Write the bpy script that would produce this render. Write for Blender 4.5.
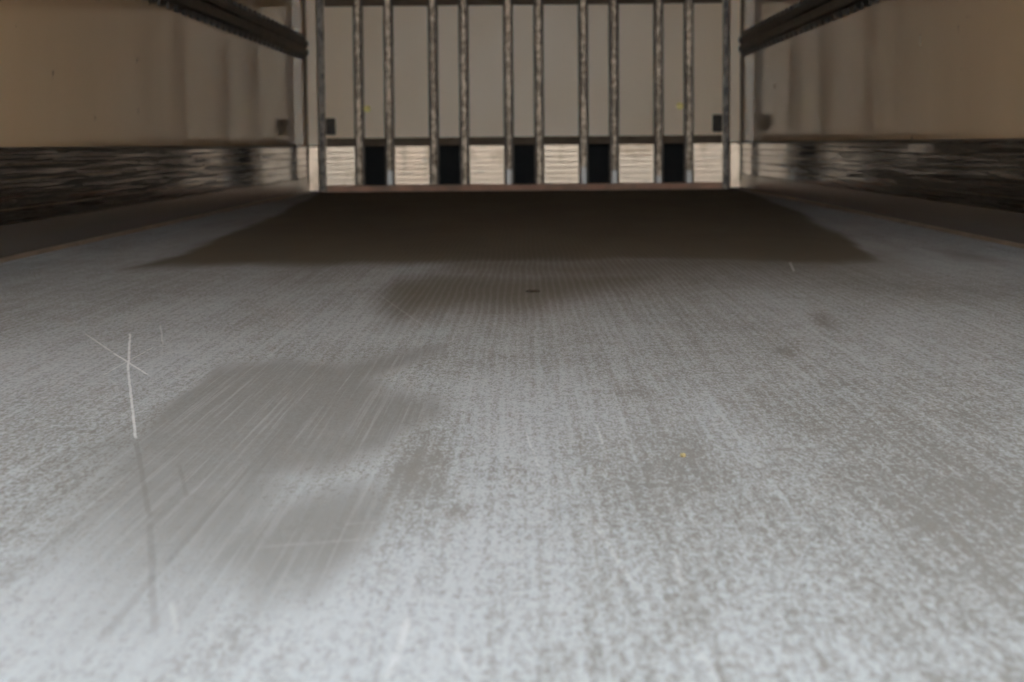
import bpy, bmesh, math, random
import numpy as np
from mathutils import Matrix, Vector

random.seed(7)
rng = np.random.default_rng(7)
S = bpy.context.scene
COL = S.collection
for o in list(bpy.data.objects):
    bpy.data.objects.remove(o, do_unlink=True)

# ------------------------------------------------------------------ dimensions
HW = 1.23            # half of the inside width of the load box (m)
EYE = 0.262          # camera above the load floor
SILL = -0.70          # y of the rear sill: the camera (y = 0) is held just inside the open doors
END = 11.63          # y of the bulkhead face
TOP = 2.60           # inside height
FPX = 2050.0         # focal length in pixels of the 1024 px frame
VPX, VPY = 525.0, 144.0
ROLL = math.radians(0.5)

# ------------------------------------------------------------------ camera
a0, b0 = (VPX - 512) / FPX, (341 - VPY) / FPX
ca, sa = math.cos(-ROLL), math.sin(-ROLL)
a1, b1 = ca * a0 - sa * b0, sa * a0 + ca * b0
pitch = math.atan(b1)
yaw = math.atan(a1 * math.cos(pitch))
ROT = (Matrix.Rotation(yaw, 3, 'Z') @ Matrix.Rotation(math.pi / 2 - pitch, 3, 'X')
       @ Matrix.Rotation(-ROLL, 3, 'Z'))
CAM = Vector((0.005, 0.0, EYE))
cd = bpy.data.cameras.new('camera')
cam = bpy.data.objects.new('camera', cd)
COL.objects.link(cam)
cam.matrix_world = Matrix.Translation(CAM) @ ROT.to_4x4()
cd.sensor_fit = 'HORIZONTAL'
cd.sensor_width = 36.0
cd.lens = FPX / 1024 * 36.0
cd.clip_start = 0.02
cd.dof.use_dof = True
cd.dof.focus_distance = 2.35
cd.dof.aperture_fstop = 13.0
S.camera = cam

# ------------------------------------------------------------------ sky (even overcast) and exposure
W = bpy.data.worlds.new('overcast_sky')
S.world = W
W.use_nodes = True
bg = W.node_tree.nodes['Background']
bg.inputs['Color'].default_value = (0.82, 0.915, 1.0, 1)
bg.inputs['Strength'].default_value = 1.6
S.view_settings.view_transform = 'Standard'
S.view_settings.look = 'None'
S.view_settings.gamma = 1.0
S.view_settings.use_curve_mapping = False
S.view_settings.exposure = 2.72
S.cycles.max_bounces = 16
S.cycles.diffuse_bounces = 12
S.cycles.glossy_bounces = 8

def floor_at(px, py):
    """point of the load floor seen at a pixel"""
    d = ROT @ Vector(((px - 512) / FPX, (341 - py) / FPX, -1))
    t = -EYE / d.z
    return (CAM.x + d.x * t, CAM.y + d.y * t)

# ------------------------------------------------------------------ helpers
def tag(o, label=None, cat=None, group=None, kind=None):
    if label: o['label'] = label
    if cat: o['category'] = cat
    if group: o['group'] = group
    if kind: o['kind'] = kind
    return o

def link(name, me, mat=None, parent=None, loc=(0, 0, 0)):
    o = bpy.data.objects.new(name, me)
    COL.objects.link(o)
    o.location = loc
    if mat and me and not me.materials: me.materials.append(mat)
    if parent: o.parent = parent
    return o

def empty(name, loc=(0, 0, 0)):
    o = bpy.data.objects.new(name, None)
    COL.objects.link(o)
    o.empty_display_size = 0.1
    o.location = loc
    return o

def box(bm, x0, x1, y0, y1, z0, z1):
    v = [bm.verts.new(p) for p in ((x0, y0, z0), (x1, y0, z0), (x1, y1, z0), (x0, y1, z0),
                                   (x0, y0, z1), (x1, y0, z1), (x1, y1, z1), (x0, y1, z1))]
    for f in ((0, 3, 2, 1), (4, 5, 6, 7), (0, 1, 5, 4), (1, 2, 6, 5), (2, 3, 7, 6), (3, 0, 4, 7)):
        bm.faces.new([v[i] for i in f])

def finish(bm, name, bevel=0.0, smooth=False):
    bmesh.ops.recalc_face_normals(bm, faces=bm.faces)
    if bevel:
        bmesh.ops.bevel(bm, geom=list(bm.edges), offset=bevel, segments=1, profile=0.5, affect='EDGES')
    me = bpy.data.meshes.new(name)
    bm.to_mesh(me)
    bm.free()
    if smooth:
        me.polygons.foreach_set('use_smooth', [True] * len(me.polygons))
    return me

def box_mesh(name, x0, x1, y0, y1, z0, z1, bevel=0.0):
    bm = bmesh.new()
    box(bm, x0, x1, y0, y1, z0, z1)
    return finish(bm, name, bevel)

def prism(name, pts, axis, a, b):
    """closed outline swept along an axis ('y': pts are (x, z); 'z': pts are (x, y); 'x': pts are (y, z))"""
    bm = bmesh.new()
    def P(p, t):
        return (p[0], t, p[1]) if axis == 'y' else (p[0], p[1], t) if axis == 'z' else (t, p[0], p[1])
    A = [bm.verts.new(P(p, a)) for p in pts]
    B = [bm.verts.new(P(p, b)) for p in pts]
    n = len(pts)
    for i in range(n):
        bm.faces.new((A[i], A[(i + 1) % n], B[(i + 1) % n], B[i]))
    bm.faces.new(A)
    bm.faces.new(B)
    return finish(bm, name)

# ------------------------------------------------------------------ material node helpers
class N:
    def __init__(self, name):
        self.m = bpy.data.materials.new(name)
        self.m.use_nodes = True
        self.t = self.m.node_tree
        self.b = self.t.nodes['Principled BSDF']
        self.co = self.t.nodes.new('ShaderNodeTexCoord')
    def put(self, sock, v):
        if isinstance(v, bpy.types.NodeSocket): self.t.links.new(v, sock)
        else:
            if hasattr(sock.default_value, '__len__') and len(sock.default_value) == 4 and len(v) == 3: v = (*v, 1)
            sock.default_value = v
    def set(self, **k):
        for n, v in k.items(): self.put(self.b.inputs[n.replace('_', ' ')], v)
        return self
    def math(self, op, a, b=0.0, clamp=False):
        n = self.t.nodes.new('ShaderNodeMath'); n.operation = op; n.use_clamp = clamp
        self.put(n.inputs[0], a); self.put(n.inputs[1], b)
        return n.outputs[0]
    def scale(self, s, vec=None):
        n = self.t.nodes.new('ShaderNodeVectorMath'); n.operation = 'MULTIPLY'
        self.put(n.inputs[0], vec or self.co.outputs['Object']); n.inputs[1].default_value = s
        return n.outputs[0]
    def noise(self, vec, sc, detail=3, rough=0.55, dist=0.0):
        n = self.t.nodes.new('ShaderNodeTexNoise')
        self.put(n.inputs['Vector'], vec); n.inputs['Scale'].default_value = sc
        n.inputs['Detail'].default_value = detail; n.inputs['Roughness'].default_value = rough
        n.inputs['Distortion'].default_value = dist
        return n.outputs['Fac']
    def voro(self, vec, sc, feature='F1'):
        n = self.t.nodes.new('ShaderNodeTexVoronoi'); n.feature = feature
        self.put(n.inputs['Vector'], vec); n.inputs['Scale'].default_value = sc
        return n.outputs['Distance']
    def step(self, v, lo, hi, a=0.0, b=1.0):
        n = self.t.nodes.new('ShaderNodeMapRange'); n.interpolation_type = 'SMOOTHSTEP'
        self.put(n.inputs[0], v); n.inputs[1].default_value = lo; n.inputs[2].default_value = hi
        n.inputs[3].default_value = a; n.inputs[4].default_value = b
        return n.outputs[0]
    def mix(self, f, a, b):
        n = self.t.nodes.new('ShaderNodeMix'); n.data_type = 'RGBA'
        self.put(n.inputs[0], f); self.put(n.inputs[6], a); self.put(n.inputs[7], b)
        return n.outputs[2]
    def attr(self, name):
        n = self.t.nodes.new('ShaderNodeAttribute'); n.attribute_name = name
        return n.outputs['Fac']
    def bump(self, h, strength, dist):
        n = self.t.nodes.new('ShaderNodeBump')
        n.inputs['Strength'].default_value = strength; n.inputs['Distance'].default_value = dist
        self.put(n.inputs['Height'], h)
        self.put(self.b.inputs['Normal'], n.outputs[0])
        return self
    def rand(self):
        return self.t.nodes.new('ShaderNodeObjectInfo').outputs['Random']
    def xyz(self):
        n = self.t.nodes.new('ShaderNodeSeparateXYZ')
        self.t.links.new(self.co.outputs['Object'], n.inputs[0])
        return n.outputs

def grp_material(name, r0, r1, ca, cb, spec=.5, flecks=1.0):
    m = N(name)
    O = m.co.outputs['Object']
    big = m.noise(m.scale((1, .5, .25)), 2.2, 3)
    fleck = m.step(m.noise(O, 16, 2, .5), .735, .78)
    base = m.mix(m.step(big, .3, .7), ca, cb)
    m.set(Base_Color=m.mix(m.math('MULTIPLY', fleck, flecks), base, (.20, .16, .12)), Roughness=m.step(m.noise(O, 5, 3),  .3, .7, r0, r1))
    m.set(IOR=1.48, Specular_IOR_Level=spec)
    m.bump(m.noise(m.scale((1, 1, .2)), 4.0, 2), .10, .0008)
    return m.m

def paint_material(name, c0, c1, rough=.5, sc=9, streak=(1, 1, 1), lo=.35, hi=.65, metal=0.0, bump=0.0, r2=None):
    m = N(name)
    n = m.noise(m.scale(streak), sc, 4, .6)
    m.set(Base_Color=m.mix(m.step(n, lo, hi), c0, c1), Metallic=metal)
    m.set(Roughness=rough if r2 is None else m.step(n, lo, hi, rough, r2))
    if bump: m.bump(n, .5, bump)
    return m.m

def rail_material(name, light, dark, foot=True, metal=.35):
    """worn painted steel rail: scuffed light spots and brown bare spots, rubbed pale at the foot"""
    m = N(name)
    O = m.co.outputs['Object']
    off = m.t.nodes.new('ShaderNodeVectorMath'); off.operation = 'ADD'
    m.put(off.inputs[0], O)
    cmb = m.t.nodes.new('ShaderNodeCombineXYZ')
    r = m.rand()
    m.put(cmb.inputs[2], m.math('MULTIPLY', r, 57.0)); m.put(cmb.inputs[0], m.math('MULTIPLY', r, 31.0))
    m.put(off.inputs[1], cmb.outputs[0])
    v = off.outputs[0]
    spots = m.noise(m.scale((1, 1, .8), v), 34, 2, .6)
    runs = m.noise(m.scale((1, 1, .25), v), 12, 2, .6)
    k = m.math('ADD', m.math('MULTIPLY', spots, .65), m.math('MULTIPLY', runs, .35))
    c = m.mix(m.step(k, .42, .58), dark, light)
    c = m.mix(m.step(m.noise(v, 60, 1), .66, .72), c, (.16, .09, .05))
    if foot:
        z = m.xyz()[2]
        h = m.math('ADD', m.math('MULTIPLY', r, .16), -.03)
        c = m.mix(m.step(m.math('SUBTRACT', h, z), -.01, .01), c, (.62, .56, .50))
    m.set(Base_Color=c, Roughness=.45, Metallic=metal)
    m.bump(k, .4, .001)
    return m.m

def kick_material(name, c0, c1, c2, rough, stretch):
    """dirty aluminium with scrapes running along the box"""
    m = N(name)
    s = m.noise(m.scale(stretch), 1.0, 5, .65)
    d = m.noise(m.co.outputs['Object'], 7.0, 4, .6)
    c = m.mix(m.step(s, .40, .62), c0, c1)
    c = m.mix(m.step(d, .50, .68), c, c2)
    dn = m.noise(m.scale((90, 1.6, 160)), 1.0, 4, .7)
    dirt = m.step(m.math('SUBTRACT', dn, m.step(m.xyz()[1], 6.5, 11.8, -.05, .12)), .44, .60)
    m.set(Base_Color=c, Metallic=.12, IOR=1.31, Roughness=m.math('ADD', m.step(s, .35, .65, rough, rough + .05), m.math('MULTIPLY', dirt, .36)))
    m.bump(s, .06, .0004)
    return m.m

M = {}
M['grp'] = grp_material('beige_wall_panel', .04, .08, (.69, .50, .305), (.635, .455, .27))
M['bulk'] = grp_material('matt_beige_bulkhead_panel', .33, .38, (.93, .68, .41), (.90, .65, .385), .5, 0.0)
M['kick_side'] = kick_material('scraped_dirty_aluminium', (.012, .009, .0066), (.045, .033, .0225), (.008, .006, .0045), .04, (70, .7, 110))
def kick_front_material():
    m = N('pale_worn_aluminium')
    off = m.t.nodes.new('ShaderNodeVectorMath'); off.operation = 'ADD'
    m.put(off.inputs[0], m.co.outputs['Object'])
    r = m.rand()
    cmb = m.t.nodes.new('ShaderNodeCombineXYZ'); m.put(cmb.inputs[0], m.math('MULTIPLY', r, 43.0))
    m.put(off.inputs[1], cmb.outputs[0]); v = off.outputs[0]
    c = m.mix(r, (.78, .56, .39), (.70, .535, .385))
    c = m.mix(m.step(m.noise(m.scale((1, 1, .7), v), 9, 3), .48, .66), c, (.56, .40, .27))
    c = m.mix(m.step(m.noise(m.scale((.4, 1, 5), v), 14, 3), .58, .72), c, (.42, .33, .25))
    m.set(Base_Color=c, Metallic=.5, Roughness=.38)
    return m.m
M['kick_front'] = kick_front_material()
M['cove'] = paint_material('dark_scuffed_cove', (.075, .063, .052), (.10, .082, .066), .22, 5, (3, .6, 3), .35, .65, .1)
M['seal'] = paint_material('brown_sealant', (.27, .205, .145), (.17, .13, .095), .6, 8, (1, .6, 1))
M['track'] = paint_material('blackened_track_steel', (.055, .048, .042), (.09, .075, .06), .55, 14, (1, .4, 1), metal=.3)
M['rail'] = rail_material('worn_rail_paint', (.62, .46, .32), (.24, .17, .11))
M['rail_edge'] = rail_material('grey_brown_edge_rail', (.38, .30, .225), (.13, .10, .075), False, 0.0)
M['flange'] = paint_material('rail_side_shade_and_grime', (.20, .155, .115), (.12, .095, .07), .6, 20)  # dark brown paints the rails' side shadows into the flange, along with grime
M['cross'] = paint_material('dark_brown_cross_member', (.17, .118, .078), (.12, .083, .055), .85, 8, (1, 1, 3))
M['rust'] = paint_material('rusty_base_angle', (.62, .33, .21), (.42, .26, .17), .6, 6)
M['post'] = paint_material('pale_beige_corner_post', (.93, .71, .46), (.88, .66, .42), .30, 7, (1, 1, .3))
M['grey_box'] = paint_material('dark_grey_plastic', (.075, .06, .045), (.11, .09, .07), .8, 30)
M['yellow'] = paint_material('yellow_plastic', (1.0, .80, .22), (.95, .70, .17), .33, 40)
M['black'] = paint_material('matt_black_duct', (.006, .006, .006), (.01, .009, .008), .8, 10)
M['asphalt'] = paint_material('yard_asphalt', (.17, .17, .17), (.24, .235, .225), .9, 30)
M['ceiling'] = paint_material('ceiling_panel', (.82, .65, .47), (.78, .61, .43), .35, 3)
M['steel'] = paint_material('brushed_sill_steel', (.42, .42, .42), (.34, .34, .34), .4, 12, (1, 8, 1), metal=.9)
M['chip'] = paint_material('dark_wood_chip', (.035, .024, .015), (.055, .036, .022), .8, 60)
M['crumb'] = paint_material('mustard_crumb', (.30, .24, .11), (.24, .18, .08), .7, 80)

# ------------------------------------------------------------------ load floor with its stains
def poly_sdf(P, pts):
    """signed distance (positive inside) of points P (n,2) to polygon pts (k,2)"""
    d = np.full(len(P), 1e9); inside = np.zeros(len(P), bool)
    k = len(pts)
    for i in range(k):
        A, B = pts[i], pts[(i + 1) % k]
        e = B - A
        w = P - A
        t = np.clip((w @ e) / max(e @ e, 1e-12), 0, 1)
        q = w - t[:, None] * e
        d = np.minimum(d, (q * q).sum(1))
        c = (A[1] > P[:, 1]) != (B[1] > P[:, 1])
        xi = A[0] + (P[:, 1] - A[1]) * e[0] / (e[1] if abs(e[1]) > 1e-12 else 1e-12)
        inside ^= c & (P[:, 0] < xi)
    d = np.sqrt(d)
    return np.where(inside, d, -d)

def value_noise(P, seed):
    r = np.random.default_rng(seed)
    g = r.random((64, 64))
    i = np.floor(P).astype(int); f = P - i; f = f * f * (3 - 2 * f)
    i0 = i % 64; i1 = (i + 1) % 64
    a = g[i0[:, 0], i0[:, 1]] * (1 - f[:, 0]) + g[i1[:, 0], i0[:, 1]] * f[:, 0]
    b = g[i0[:, 0], i1[:, 1]] * (1 - f[:, 0]) + g[i1[:, 0], i1[:, 1]] * f[:, 0]
    return a * (1 - f[:, 1]) + b * f[:, 1] - .5

def fbm(P, seed, oct=4):
    v = 0
    for k in range(oct): v = v + value_noise(P * 2 ** k, seed + k) / 2 ** k
    return v

def ell(cx, cy, rx, ry):
    return [(cx + rx * math.cos(t * math.pi / 8), cy + ry * math.sin(t * math.pi / 8)) for t in range(16)]

YK = 0.10     # stains are drawn out along the box: distances along y count a tenth
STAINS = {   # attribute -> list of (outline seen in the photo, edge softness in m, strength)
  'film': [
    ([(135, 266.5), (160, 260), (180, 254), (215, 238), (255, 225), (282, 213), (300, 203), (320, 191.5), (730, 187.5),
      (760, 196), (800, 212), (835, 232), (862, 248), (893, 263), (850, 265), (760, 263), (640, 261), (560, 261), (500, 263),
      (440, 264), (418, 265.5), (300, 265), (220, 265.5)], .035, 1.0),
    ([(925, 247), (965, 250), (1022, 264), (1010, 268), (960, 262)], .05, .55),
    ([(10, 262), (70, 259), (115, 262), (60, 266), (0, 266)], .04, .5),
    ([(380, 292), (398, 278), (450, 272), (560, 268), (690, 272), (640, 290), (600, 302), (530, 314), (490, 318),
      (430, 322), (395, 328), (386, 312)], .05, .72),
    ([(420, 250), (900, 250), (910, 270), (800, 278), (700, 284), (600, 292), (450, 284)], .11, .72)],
  'worn': [
    ([(165, 400), (205, 373), (280, 364), (362, 362), (440, 352), (368, 382), (372, 398), (425, 408), (442, 418), (406, 430),
      (396, 447), (345, 460), (280, 476), (220, 500), (150, 490), (110, 450), (140, 422)], .035, 1.0),
    ([(150, 440), (290, 455), (270, 520), (205, 600), (115, 600), (50, 530), (90, 455)], .10, .95),
    ([(280, 505), (330, 487), (385, 483), (408, 500), (402, 520), (392, 540), (350, 562), (290, 582), (215, 596), (200, 560)], .03, .9)],
  'blotch': [
    (ell(425, 478, 22, 28), .03, .85), (ell(457, 512, 12, 3.2), .006, 1.0), (ell(415, 420, 30, 6), .02, .5),
    (ell(655, 468, 48, 30), .05, .6), (ell(975, 505, 80, 24), .06, .65), (ell(790, 352, 10, 4), .01, .65),
    (ell(823, 320, 11, 7), .012, .7), (ell(625, 391, 17, 4), .012, .6), (ell(245, 640, 16, 8), .02, .45),
    (ell(905, 388, 70, 12), .05, .35), (ell(880, 415, 120, 14), .06, .3), (ell(560, 330, 200, 16), .06, .06),
    (ell(800, 290, 190, 12), .07, .18), (ell(180, 292, 60, 5), .05, .2), (ell(30, 410, 50, 14), .05, .3),
    (ell(360, 352, 90, 5), .03, .35), (ell(880, 560, 90, 40), .07, .25)],
  'scuff': [
    ([(0, 600), (150, 605), (260, 600), (380, 575), (430, 600), (440, 640), (430, 690), (0, 690)], .09, .85),
    (ell(70, 372, 120, 26), .06, .45), (ell(560, 420, 90, 24), .06, .40), (ell(470, 545, 60, 60), .05, .35),
    (ell(380, 336, 90, 12), .05, .35), (ell(640, 418, 110, 12), .05, .45), (ell(960, 268, 90, 7), .05, .4),
    ([(820, 232), (860, 240), (930, 258), (1000, 272), (960, 276), (900, 264), (850, 250)], .03, .4)],
}

def make_floor():
    xs = np.linspace(-HW - .02, HW + .02, 251)
    ys = [SILL]
    while ys[-1] < END + .25:
        ys.append(ys[-1] + (.03 if ys[-1] < .6 else .006 * max(1.0, ys[-1] / 1.2)))
    ys = np.array(ys); nx, ny = len(xs), len(ys)
    X, Y = np.meshgrid(xs, ys)
    co = np.zeros((nx * ny, 3)); co[:, 0] = X.ravel(); co[:, 1] = Y.ravel()
    i = np.arange(nx * ny).reshape(ny, nx)
    quads = np.stack([i[:-1, :-1], i[:-1, 1:], i[1:, 1:], i[1:, :-1]], -1).reshape(-1, 4)
    me = bpy.data.meshes.new('floor')
    me.vertices.add(len(co)); me.vertices.foreach_set('co', co.ravel())
    nq = len(quads)
    me.loops.add(nq * 4); me.loops.foreach_set('vertex_index', quads.ravel())
    me.polygons.add(nq); me.polygons.foreach_set('loop_start', np.arange(nq) * 4)
    me.update(calc_edges=True)
    P = co[:, :2] * (1, YK)
    wob = np.stack([fbm(P * 9, 11), fbm(P * 9, 41)], 1) * np.array([.030, .012]) + np.stack([fbm(P * 40, 71), fbm(P * 40, 91)], 1) * np.array([.010, .004])
    for name, items in STAINS.items():
        v = np.zeros(len(co))
        for outline, soft, s in items:
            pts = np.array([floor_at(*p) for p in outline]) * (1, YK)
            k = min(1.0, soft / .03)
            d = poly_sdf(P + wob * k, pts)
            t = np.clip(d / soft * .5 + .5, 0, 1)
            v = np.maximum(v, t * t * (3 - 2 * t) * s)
        at = me.attributes.new(name, 'FLOAT', 'POINT')
        at.data.foreach_set('value', v.astype(np.float32))
    return me

SCRATCH = [  # (pixel, pixel, width m) pale gouges and dark drag marks
    ((130, 333), (128, 372), .0017, .8), ((128, 370), (136, 440), .0015, .65), ((84, 333), (113, 352.5), .0016, .5),
    ((112, 352), (150, 376), .0017, .7), ((155, 346), (98, 378), .0014, .35), ((160, 323), (163, 345), .0014, .3),
    ((590, 516), (640, 596), .0022, .16), ((525, 430), (540, 470), .0013, .2), ((596, 424), (604, 446), .0012, .25),
    ((170, 598), (178, 640), .0018, .14), ((410, 612), (388, 682), .0025, .2), ((674, 552), (682, 588), .0018, .2),
    ((250, 548), (378, 538), .0045, .07), ((340, 525), (385, 521), .0035, .06), ((455, 640), (470, 682), .002, .12),
    ((790, 262), (794, 272), .003, .4), ((372, 290), (430, 330), .002, .12), ((690, 640), (720, 682), .002, .15)]
DRAG = [((136, 440), (150, 520), .0024, .40), ((150, 520), (155, 640), .0026, .36), ((290, 422), (160, 570), .0026, .30),
        ((160, 570), (95, 645), .0030, .28), ((178, 462), (188, 500), .0018, .35), ((300, 426), (240, 490), .002, .22)]

def floor_material():
    m = N('gritty_grey_resin_floor')
    O = m.co.outputs['Object']
    film, worn, blotch, scuff = (m.attr(n) for n in ('film', 'worn', 'blotch', 'scuff'))
    x = m.xyz()[0]
    # grit: granules of a few millimetres, drawn out a little along the box
    g1 = m.noise(m.scale((1, .24, 1)), 205, 3, .7, .3)
    g2 = m.noise(m.scale((1, .24, 1)), 460, 2, .6)
    g3 = m.noise(m.scale((1, .4, 1)), 30, 3, .6)
    big = m.noise(m.scale((1, .30, 1)), 3.2, 4, .6, .6)
    gr = m.math('ADD', m.math('MULTIPLY', g1, .54), m.math('MULTIPLY', g2, .46))
    # trowel grooves every 12.5 mm running along the box
    wob = m.math('MULTIPLY', m.noise(m.scale((1, .3, 1)), 6, 2), .018)
    w = m.math('SINE', m.math('MULTIPLY', m.math('ADD', x, wob), 2 * math.pi / .0125))
    groove = m.step(w, -.2, .9)
    # coverage of pale grit over brown-grey resin
    cov = m.math('ADD', gr, m.math('MULTIPLY', m.math('SUBTRACT', big, .5), .22))
    cov = m.math('ADD', cov, m.math('MULTIPLY', m.math('SUBTRACT', g3, .5), .16))
    cov = m.math('ADD', cov, m.math('MULTIPLY', scuff, .12))
    cov = m.math('SUBTRACT', cov, m.math('MULTIPLY', blotch, .22))
    cov = m.math('ADD', cov, m.math('MULTIPLY', m.math('SUBTRACT', groove, .5), .028))
    streak = m.noise(m.scale((1, .018, 1)), 75, 3, .65)
    cov = m.math('ADD', cov, m.math('MULTIPLY', m.math('SUBTRACT', streak, .5), .20))
    tip = m.step(cov, .355, .61)
    base = m.mix(tip, (.185, .184, .177), (.358, .383, .406))
    base = m.mix(m.math('MULTIPLY', scuff, .45), base, (.395, .42, .455))
    # worn smooth lanes with pale lines along the box
    st = m.noise(m.scale((1, .008, 1)), 210, 3, .7)
    lane = m.mix(m.step(st, .48, .74), (.195, .197, .196), (.30, .307, .315))
    lane = m.mix(m.step(m.noise(m.scale((1, .2, 1)), 9, 3), .35, .7), lane, m.mix(.5, lane, (.168, .166, .158)))
    we = m.math('ADD', worn, m.math('MULTIPLY', m.math('SUBTRACT', gr, .5), .9))
    wm = m.step(we, .30, .68)
    base = m.mix(m.math('MULTIPLY', wm, .85), base, lane)
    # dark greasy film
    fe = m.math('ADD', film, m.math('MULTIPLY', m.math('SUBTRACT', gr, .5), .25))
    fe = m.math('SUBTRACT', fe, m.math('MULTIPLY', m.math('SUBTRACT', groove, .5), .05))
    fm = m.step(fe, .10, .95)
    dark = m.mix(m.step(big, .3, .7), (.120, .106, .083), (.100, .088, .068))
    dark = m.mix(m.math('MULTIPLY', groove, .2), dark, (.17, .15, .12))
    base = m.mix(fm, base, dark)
    base = m.mix(m.math('MULTIPLY', m.step(m.math('ADD', blotch, m.math('MULTIPLY', m.math('SUBTRACT', gr, .5), .8)), .45, 1.0), .7), base, (.155, .138, .12))
    # scratches
    def seg(a, b, wd, s):
        A, B = Vector((*floor_at(*a), 0)), Vector((*floor_at(*b), 0))
        e = B - A; L = e.length; e /= L
        sub = m.t.nodes.new('ShaderNodeVectorMath'); sub.operation = 'SUBTRACT'
        m.put(sub.inputs[0], O); sub.inputs[1].default_value = A
        def dot(v):
            n = m.t.nodes.new('ShaderNodeVectorMath'); n.operation = 'DOT_PRODUCT'
            m.put(n.inputs[0], sub.outputs[0]); n.inputs[1].default_value = v
            return n.outputs['Value']
        al = dot(e); ac = dot(Vector((-e.y, e.x, 0)))
        ac = m.math('ABSOLUTE', m.math('ADD', ac, m.math('MULTIPLY', m.math('SUBTRACT', g3, .5), .003)))
        k = m.step(ac, wd * .45, wd * 1.3, 1, 0)
        k = m.math('MULTIPLY', k, m.step(m.math('ABSOLUTE', m.math('SUBTRACT', al, L / 2)), L / 2 - min(.03, L * .2), L / 2, 1, 0))
        return m.math('MULTIPLY', k, m.math('MULTIPLY', m.step(g1, .25, .55, .5, 1), s))
    for a, b, wd, s in DRAG:
        base = m.mix(seg(a, b, wd, s), base, (.15, .145, .14))
    sc = None
    for a, b, wd, s in SCRATCH:
        k = seg(a, b, wd, s)
        sc = k if sc is None else m.math('MAXIMUM', sc, k)
    base = m.mix(sc, base, (.66, .67, .69))
    m.set(Base_Color=base, Roughness=.85)
    m.b.inputs['Specular IOR Level'].default_value = .12
    h = m.math('ADD', m.math('MULTIPLY', gr, 1.0), m.math('MULTIPLY', groove, .10))
    flat = m.math('SUBTRACT', 1.0, m.math('MULTIPLY', wm, .75))
    m.bump(m.math('MULTIPLY', h, flat), .5, .0022)
    return m.m

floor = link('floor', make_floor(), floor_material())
tag(floor, 'gritty grey load floor with worn smooth lanes and a dark greasy far end', kind='structure')

# ------------------------------------------------------------------ box shell
def shell(name, dims, mat, label):
    o = link(name, box_mesh(name, *dims), mat)
    return tag(o, label, kind='structure')
shell('wall_left', (-HW - .08, -HW, SILL, END + .25, -.02, TOP + .08), M['grp'], 'glossy beige panel wall left of the load floor')
shell('wall_right', (HW, HW + .08, SILL, END + .25, -.02, TOP + .08), M['grp'], 'glossy beige panel wall right of the load floor')
shell('ceiling', (-HW, HW, SILL, END + .25, TOP, TOP + .08), M['ceiling'], 'plain pale ceiling panel over the load box')
shell('wall_front', (-HW, HW, END + .16, END + .25, 0, TOP), M['black'], 'black insulated wall behind the bulkhead air openings')
shell('ground', (-40, 40, -60, SILL + 14, -1.30, -1.22), M['asphalt'], 'grey asphalt yard below the open rear of the box')
shell('trim_6', (-HW - .08, HW + .08, SILL - .06, SILL, -.12, .0), M['steel'], 'steel sill along the rear edge of the load floor')

# kick plates on both walls: cap lip, five scraped planks, dark cove, brown sealant bead
KZ = .258
for side, s, nm in (('left', -1, 'trim_1'), ('right', 1, 'trim_2')):
    root = empty(nm, (s * HW, SILL, 0))
    tag(root, 'scraped aluminium kick plate along the foot of the %s wall' % side, kind='structure')
    L = END - SILL
    def pr(name, pts, mat):
        return link(name, prism(name, [(-s * p[0], p[1]) for p in pts], 'y', 0, L), mat, root)
    pr('cap_lip', [(-.002, KZ), (.011, KZ), (.012, KZ + .002), (.010, KZ + .005), (-.002, KZ + .008)], M['track'])
    n = 5
    z0 = .084; ph = (KZ - z0) / n
    for k in range(n):
        z = z0 + k * ph
        t = (.0085, .0075, .0090, .0070, .0080)[k]
        pr('kick_plank', [(-.002, z + .0004), (t - .0015, z + .0004), (t, z + .002), (t, z + ph - .003), (t - .002, z + ph - .0008), (-.002, z + ph - .0008)], M['kick_side'])
    pr('cove', [(-.002, .001), (.0125, .001), (.012, .008), (.0112, .030), (.0105, .060), (.010, .083), (-.002, .083)], M['cove'])
    pr('sealant_bead', [(.013, .0), (.026, .0), (.024, .004), (.019, .008), (.013, .009)], M['seal'])

# load-lock tracks on the walls
for side, s in (('left', -1), ('right', 1)):
    root = empty('load_track', (s * HW, SILL, .745))
    tag(root, 'dark steel load-securing track running along the %s wall' % side, 'track', 'load tracks on the side walls')
    L = END - SILL - .022
    H = .125
    def pr(name, pts, mat):
        return link(name, prism(name, [(-s * p[0], p[1]) for p in pts], 'y', 0, L), mat, root)
    pr('channel', [(.0005, .020), (.018, .022), (.022, .028), (.022, .050), (.012, .054), (.012, .070), (.022, .074), (.022, .096), (.018, .102), (.0005, .104)], M['track'])
    pr('flange', [(.0005, .002), (.006, .003), (.006, .0195), (.0005, .0195)], M['track'])
    pr('flange', [(.0005, .1045), (.006, .1045), (.006, H - .003), (.0005, H - .002)], M['track'])
    for zc in (.004, H - .004):
        bm = bmesh.new()
        y = .08
        while y < L - .03:
            xa, xb = sorted((-s * .0005, -s * .011))
            box(bm, xa, xb, y, y + .075, zc - .011, zc + .011)
            y += .165
        o = link('lug_row', finish(bm, 'lug_row'), M['track'], root)
        o['kind'] = 'stuff'

# ------------------------------------------------------------------ bulkhead
BT = 2.58
bh = empty('bulkhead', (0, END, 0))
tag(bh, 'beige bulkhead with vertical rails and black air openings along its foot', 'bulkhead')
RX = [-1.1385, -.929, -.759, -.508, -.336, -.0856, .0856, .336, .508, .759, .929, 1.1385]
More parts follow.
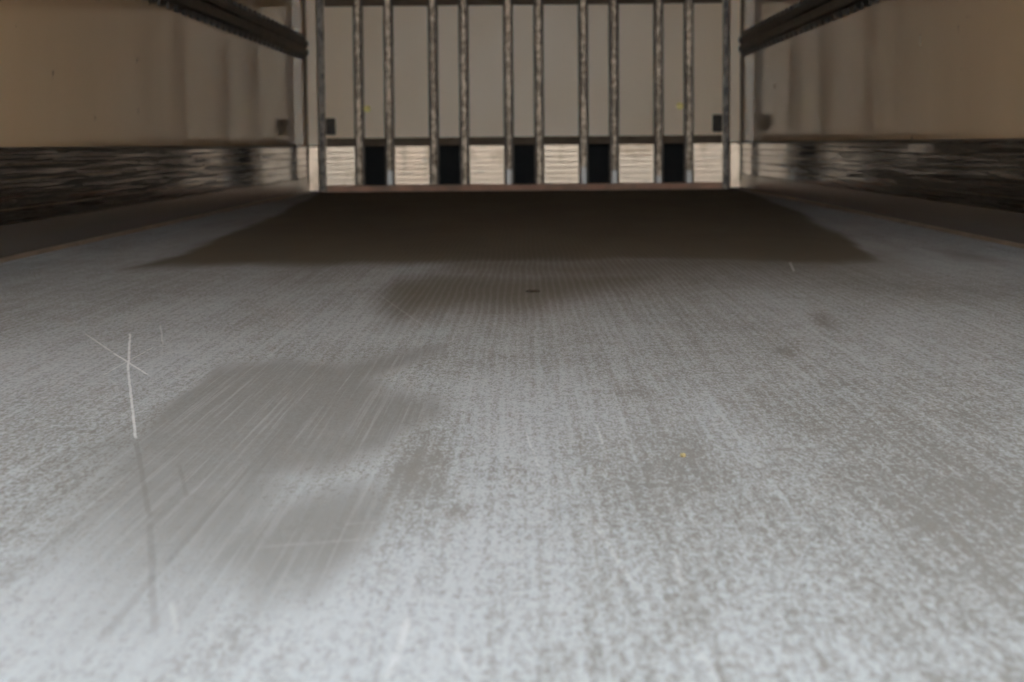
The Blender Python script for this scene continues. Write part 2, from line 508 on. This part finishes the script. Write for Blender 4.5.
# upper panels, one strip between each two rails
edges = RX
for i in range(11):
    x0, x1 = edges[i] + .001, edges[i + 1] - .001
    link('upper_panel', box_mesh('upper_panel', x0, x1, .012, .032, .258, BT, .0015), M['bulk'], bh)
    xa, xb = edges[i] + .028, edges[i + 1] - .028
    bm = bmesh.new()
    for z0, z1 in ((.258, .303),):
        box(bm, xa - .006, xb + .006, -.004, .012, z0, z1)
    link('lower_cross_member', finish(bm, 'lower_cross_member', .002), M['cross'], bh)
    link('upper_cross_member', box_mesh('upper_cross_member', xa - .006, xb + .006, -.004, .012, 1.040, 1.135, .002), M['cross'], bh)
    if i % 2 == 0:
        # pale kick panel with fine horizontal ribs
        pts = [(.012, .036)]
        z = .036
        while z < .250:
            pts += [(.0035, z + .001), (.002, z + .004), (.002, z + .026), (.0035, z + .030)]
            z += .0312
        pts += [(.0035, .2565), (.012, .2565)]
        link('kick_panel', prism('kick_panel', pts, 'x', edges[i] + .001, edges[i + 1] - .001), M['kick_front'], bh)
    else:
        # open return-air duct with black sides, lintel and sill
        bm = bmesh.new()
        box(bm, x0 - .012, x0, .012, .158, .036, .258)
        box(bm, x1, x1 + .012, .012, .158, .036, .258)
        box(bm, x0 - .012, x1 + .012, .033, .158, .259, .271)
        box(bm, x0 - .012, x1 + .012, .006, .158, .020, .0355)
        link('air_duct', finish(bm, 'air_duct'), M['black'], bh)
def hat(w, d):
    return [(-w, .0), (-w, -.002), (-w * .56, -.003), (-w * .50, -d + .003), (-w * .42, -d), (w * .42, -d), (w * .50, -d + .003), (w * .56, -.003), (w, -.002), (w, .0)]
rail_me = prism('rail', [(-.0165, -.003), (-.0155, -.021), (-.012, -.024), (.012, -.024), (.0155, -.021), (.0165, -.003)], 'z', .036, BT)
flange_me = prism('rail_flange', [(-.028, .012), (-.028, -.003), (.028, -.003), (.028, .012)], 'z', .036, BT)
edge_me = prism('rail', [(-.0165, .012), (-.0165, -.008), (-.012, -.012), (.012, -.012), (.0165, -.008), (.0165, .012)], 'z', .0, BT)
for i, x in enumerate(RX):
    if i in (0, 11):
        link('edge_rail', edge_me, M['rail_edge'], bh, (x, 0, 0))
    else:
        r = link('rail', rail_me, M['rail'], bh, (x, 0, 0))
        link('rail_flange', flange_me, M['flange'], r)
link('base_angle', prism('base_angle', [(.012, .0), (-.010, .0), (-.010, .006), (-.004, .033), (.0, .036), (.012, .036)], 'x', RX[0] + .021, RX[-1] - .021), M['rust'], bh)

# corner posts
for side, s in (('left', -1), ('right', 1)):
    root = empty('corner_post', (s * 1.19, END, 0))
    tag(root, 'pale beige corner post between the %s wall and the bulkhead' % side, 'corner post', 'corner posts of the bulkhead')
    def sx(*v): return sorted(s * k for k in v)
    a, b = sx(-.0305, .030)
    link('post_cover', prism('post_cover', [(a, .02), (a, -.008), (a + .005, -.013), (b - .005, -.013), (b, -.008), (b, .02)], 'z', .262, BT), M['post'], root)
    link('kick_cover', prism('kick_cover', [(a, .02), (a, -.010), (a + .005, -.015), (b - .005, -.015), (b, -.010), (b, .02)], 'z', .008, .255), M['kick_front'], root)
    a, b = sx(.0305, .0375)
    link('joint_bead', box_mesh('joint_bead', a, b, -.008, .02, .0, BT), M['flange'], root)

# grey hook plates on the outer panels
for side, s in (('left', -1), ('right', 1)):
    root = empty('latch_box', (s * 1.0905, END + .012, .322))
    tag(root, 'small dark grey latch box on the bulkhead beside the %s corner post' % side, 'latch', 'latch boxes on the bulkhead')
    link('body', box_mesh('body', -.027, .027, -.024, .0, .0, .096, .004), M['grey_box'], root)
    link('lid', box_mesh('lid', -.022, .022, -.030, -.024, .030, .088, .002), M['grey_box'], root)
    bm = bmesh.new()
    box(bm, -.009, .009, -.036, -.024, .008, .022)
    link('catch', finish(bm, 'catch', .002), M['grey_box'], root)

# yellow plugs
for side, x in (('left', -.884), ('right', .880)):
    root = empty('yellow_plug', (x, END + .012, .467))
    tag(root, 'round yellow plastic plug on the %s part of the bulkhead beside a rail' % side, 'plug', 'yellow plugs on the bulkhead')
    def disc(name, r0, r1, y0, y1):
        bm = bmesh.new()
        n = 20
        A = [bm.verts.new((r0 * math.cos(2 * math.pi * k / n), y0, r0 * math.sin(2 * math.pi * k / n))) for k in range(n)]
        B = [bm.verts.new((r1 * math.cos(2 * math.pi * k / n), y1, r1 * math.sin(2 * math.pi * k / n))) for k in range(n)]
        for k in range(n): bm.faces.new((A[k], A[(k + 1) % n], B[(k + 1) % n], B[k]))
        bm.faces.new(A); bm.faces.new(B)
        return finish(bm, name)
    link('rim', disc('rim', .021, .020, .0, -.020), M['yellow'], root)
    link('cap', disc('cap', .014, .011, -.020, -.026), M['yellow'], root)

# ------------------------------------------------------------------ litter on the floor
def crumb(name, px, py, lx, ly, h, mat, seed, label, cat):
    r = random.Random(seed)
    x, y = floor_at(px, py)
    bm = bmesh.new()
    n = 12
    ring = []
    for zf, sc in ((0, .9), (.5, 1.0), (1, .7)):
        ring.append([bm.verts.new((lx * sc * math.cos(2 * math.pi * k / n) * (1 - .25 * (k % 5 == 2)), ly * sc * math.sin(2 * math.pi * k / n) * r.uniform(.7, 1.1), h * zf * r.uniform(.8, 1.1))) for k in range(n)])
    for A, B in zip(ring, ring[1:]):
        for k in range(n): bm.faces.new((A[k], A[(k + 1) % n], B[(k + 1) % n], B[k]))
    bm.faces.new(ring[0]); bm.faces.new(ring[-1])
    o = link(name, finish(bm, name), mat, None, (x, y, .0002))
    return tag(o, label, cat)
crumb('wood_chip', 533, 292, .0135, .016, .0035, M['chip'], 3, 'thin dark brown chip lying alone on the middle of the floor', 'debris')
crumb('crumb', 683, 457, .0026, .004, .003, M['crumb'], 5, 'tiny mustard yellow crumb on the grit right of the middle', 'debris')
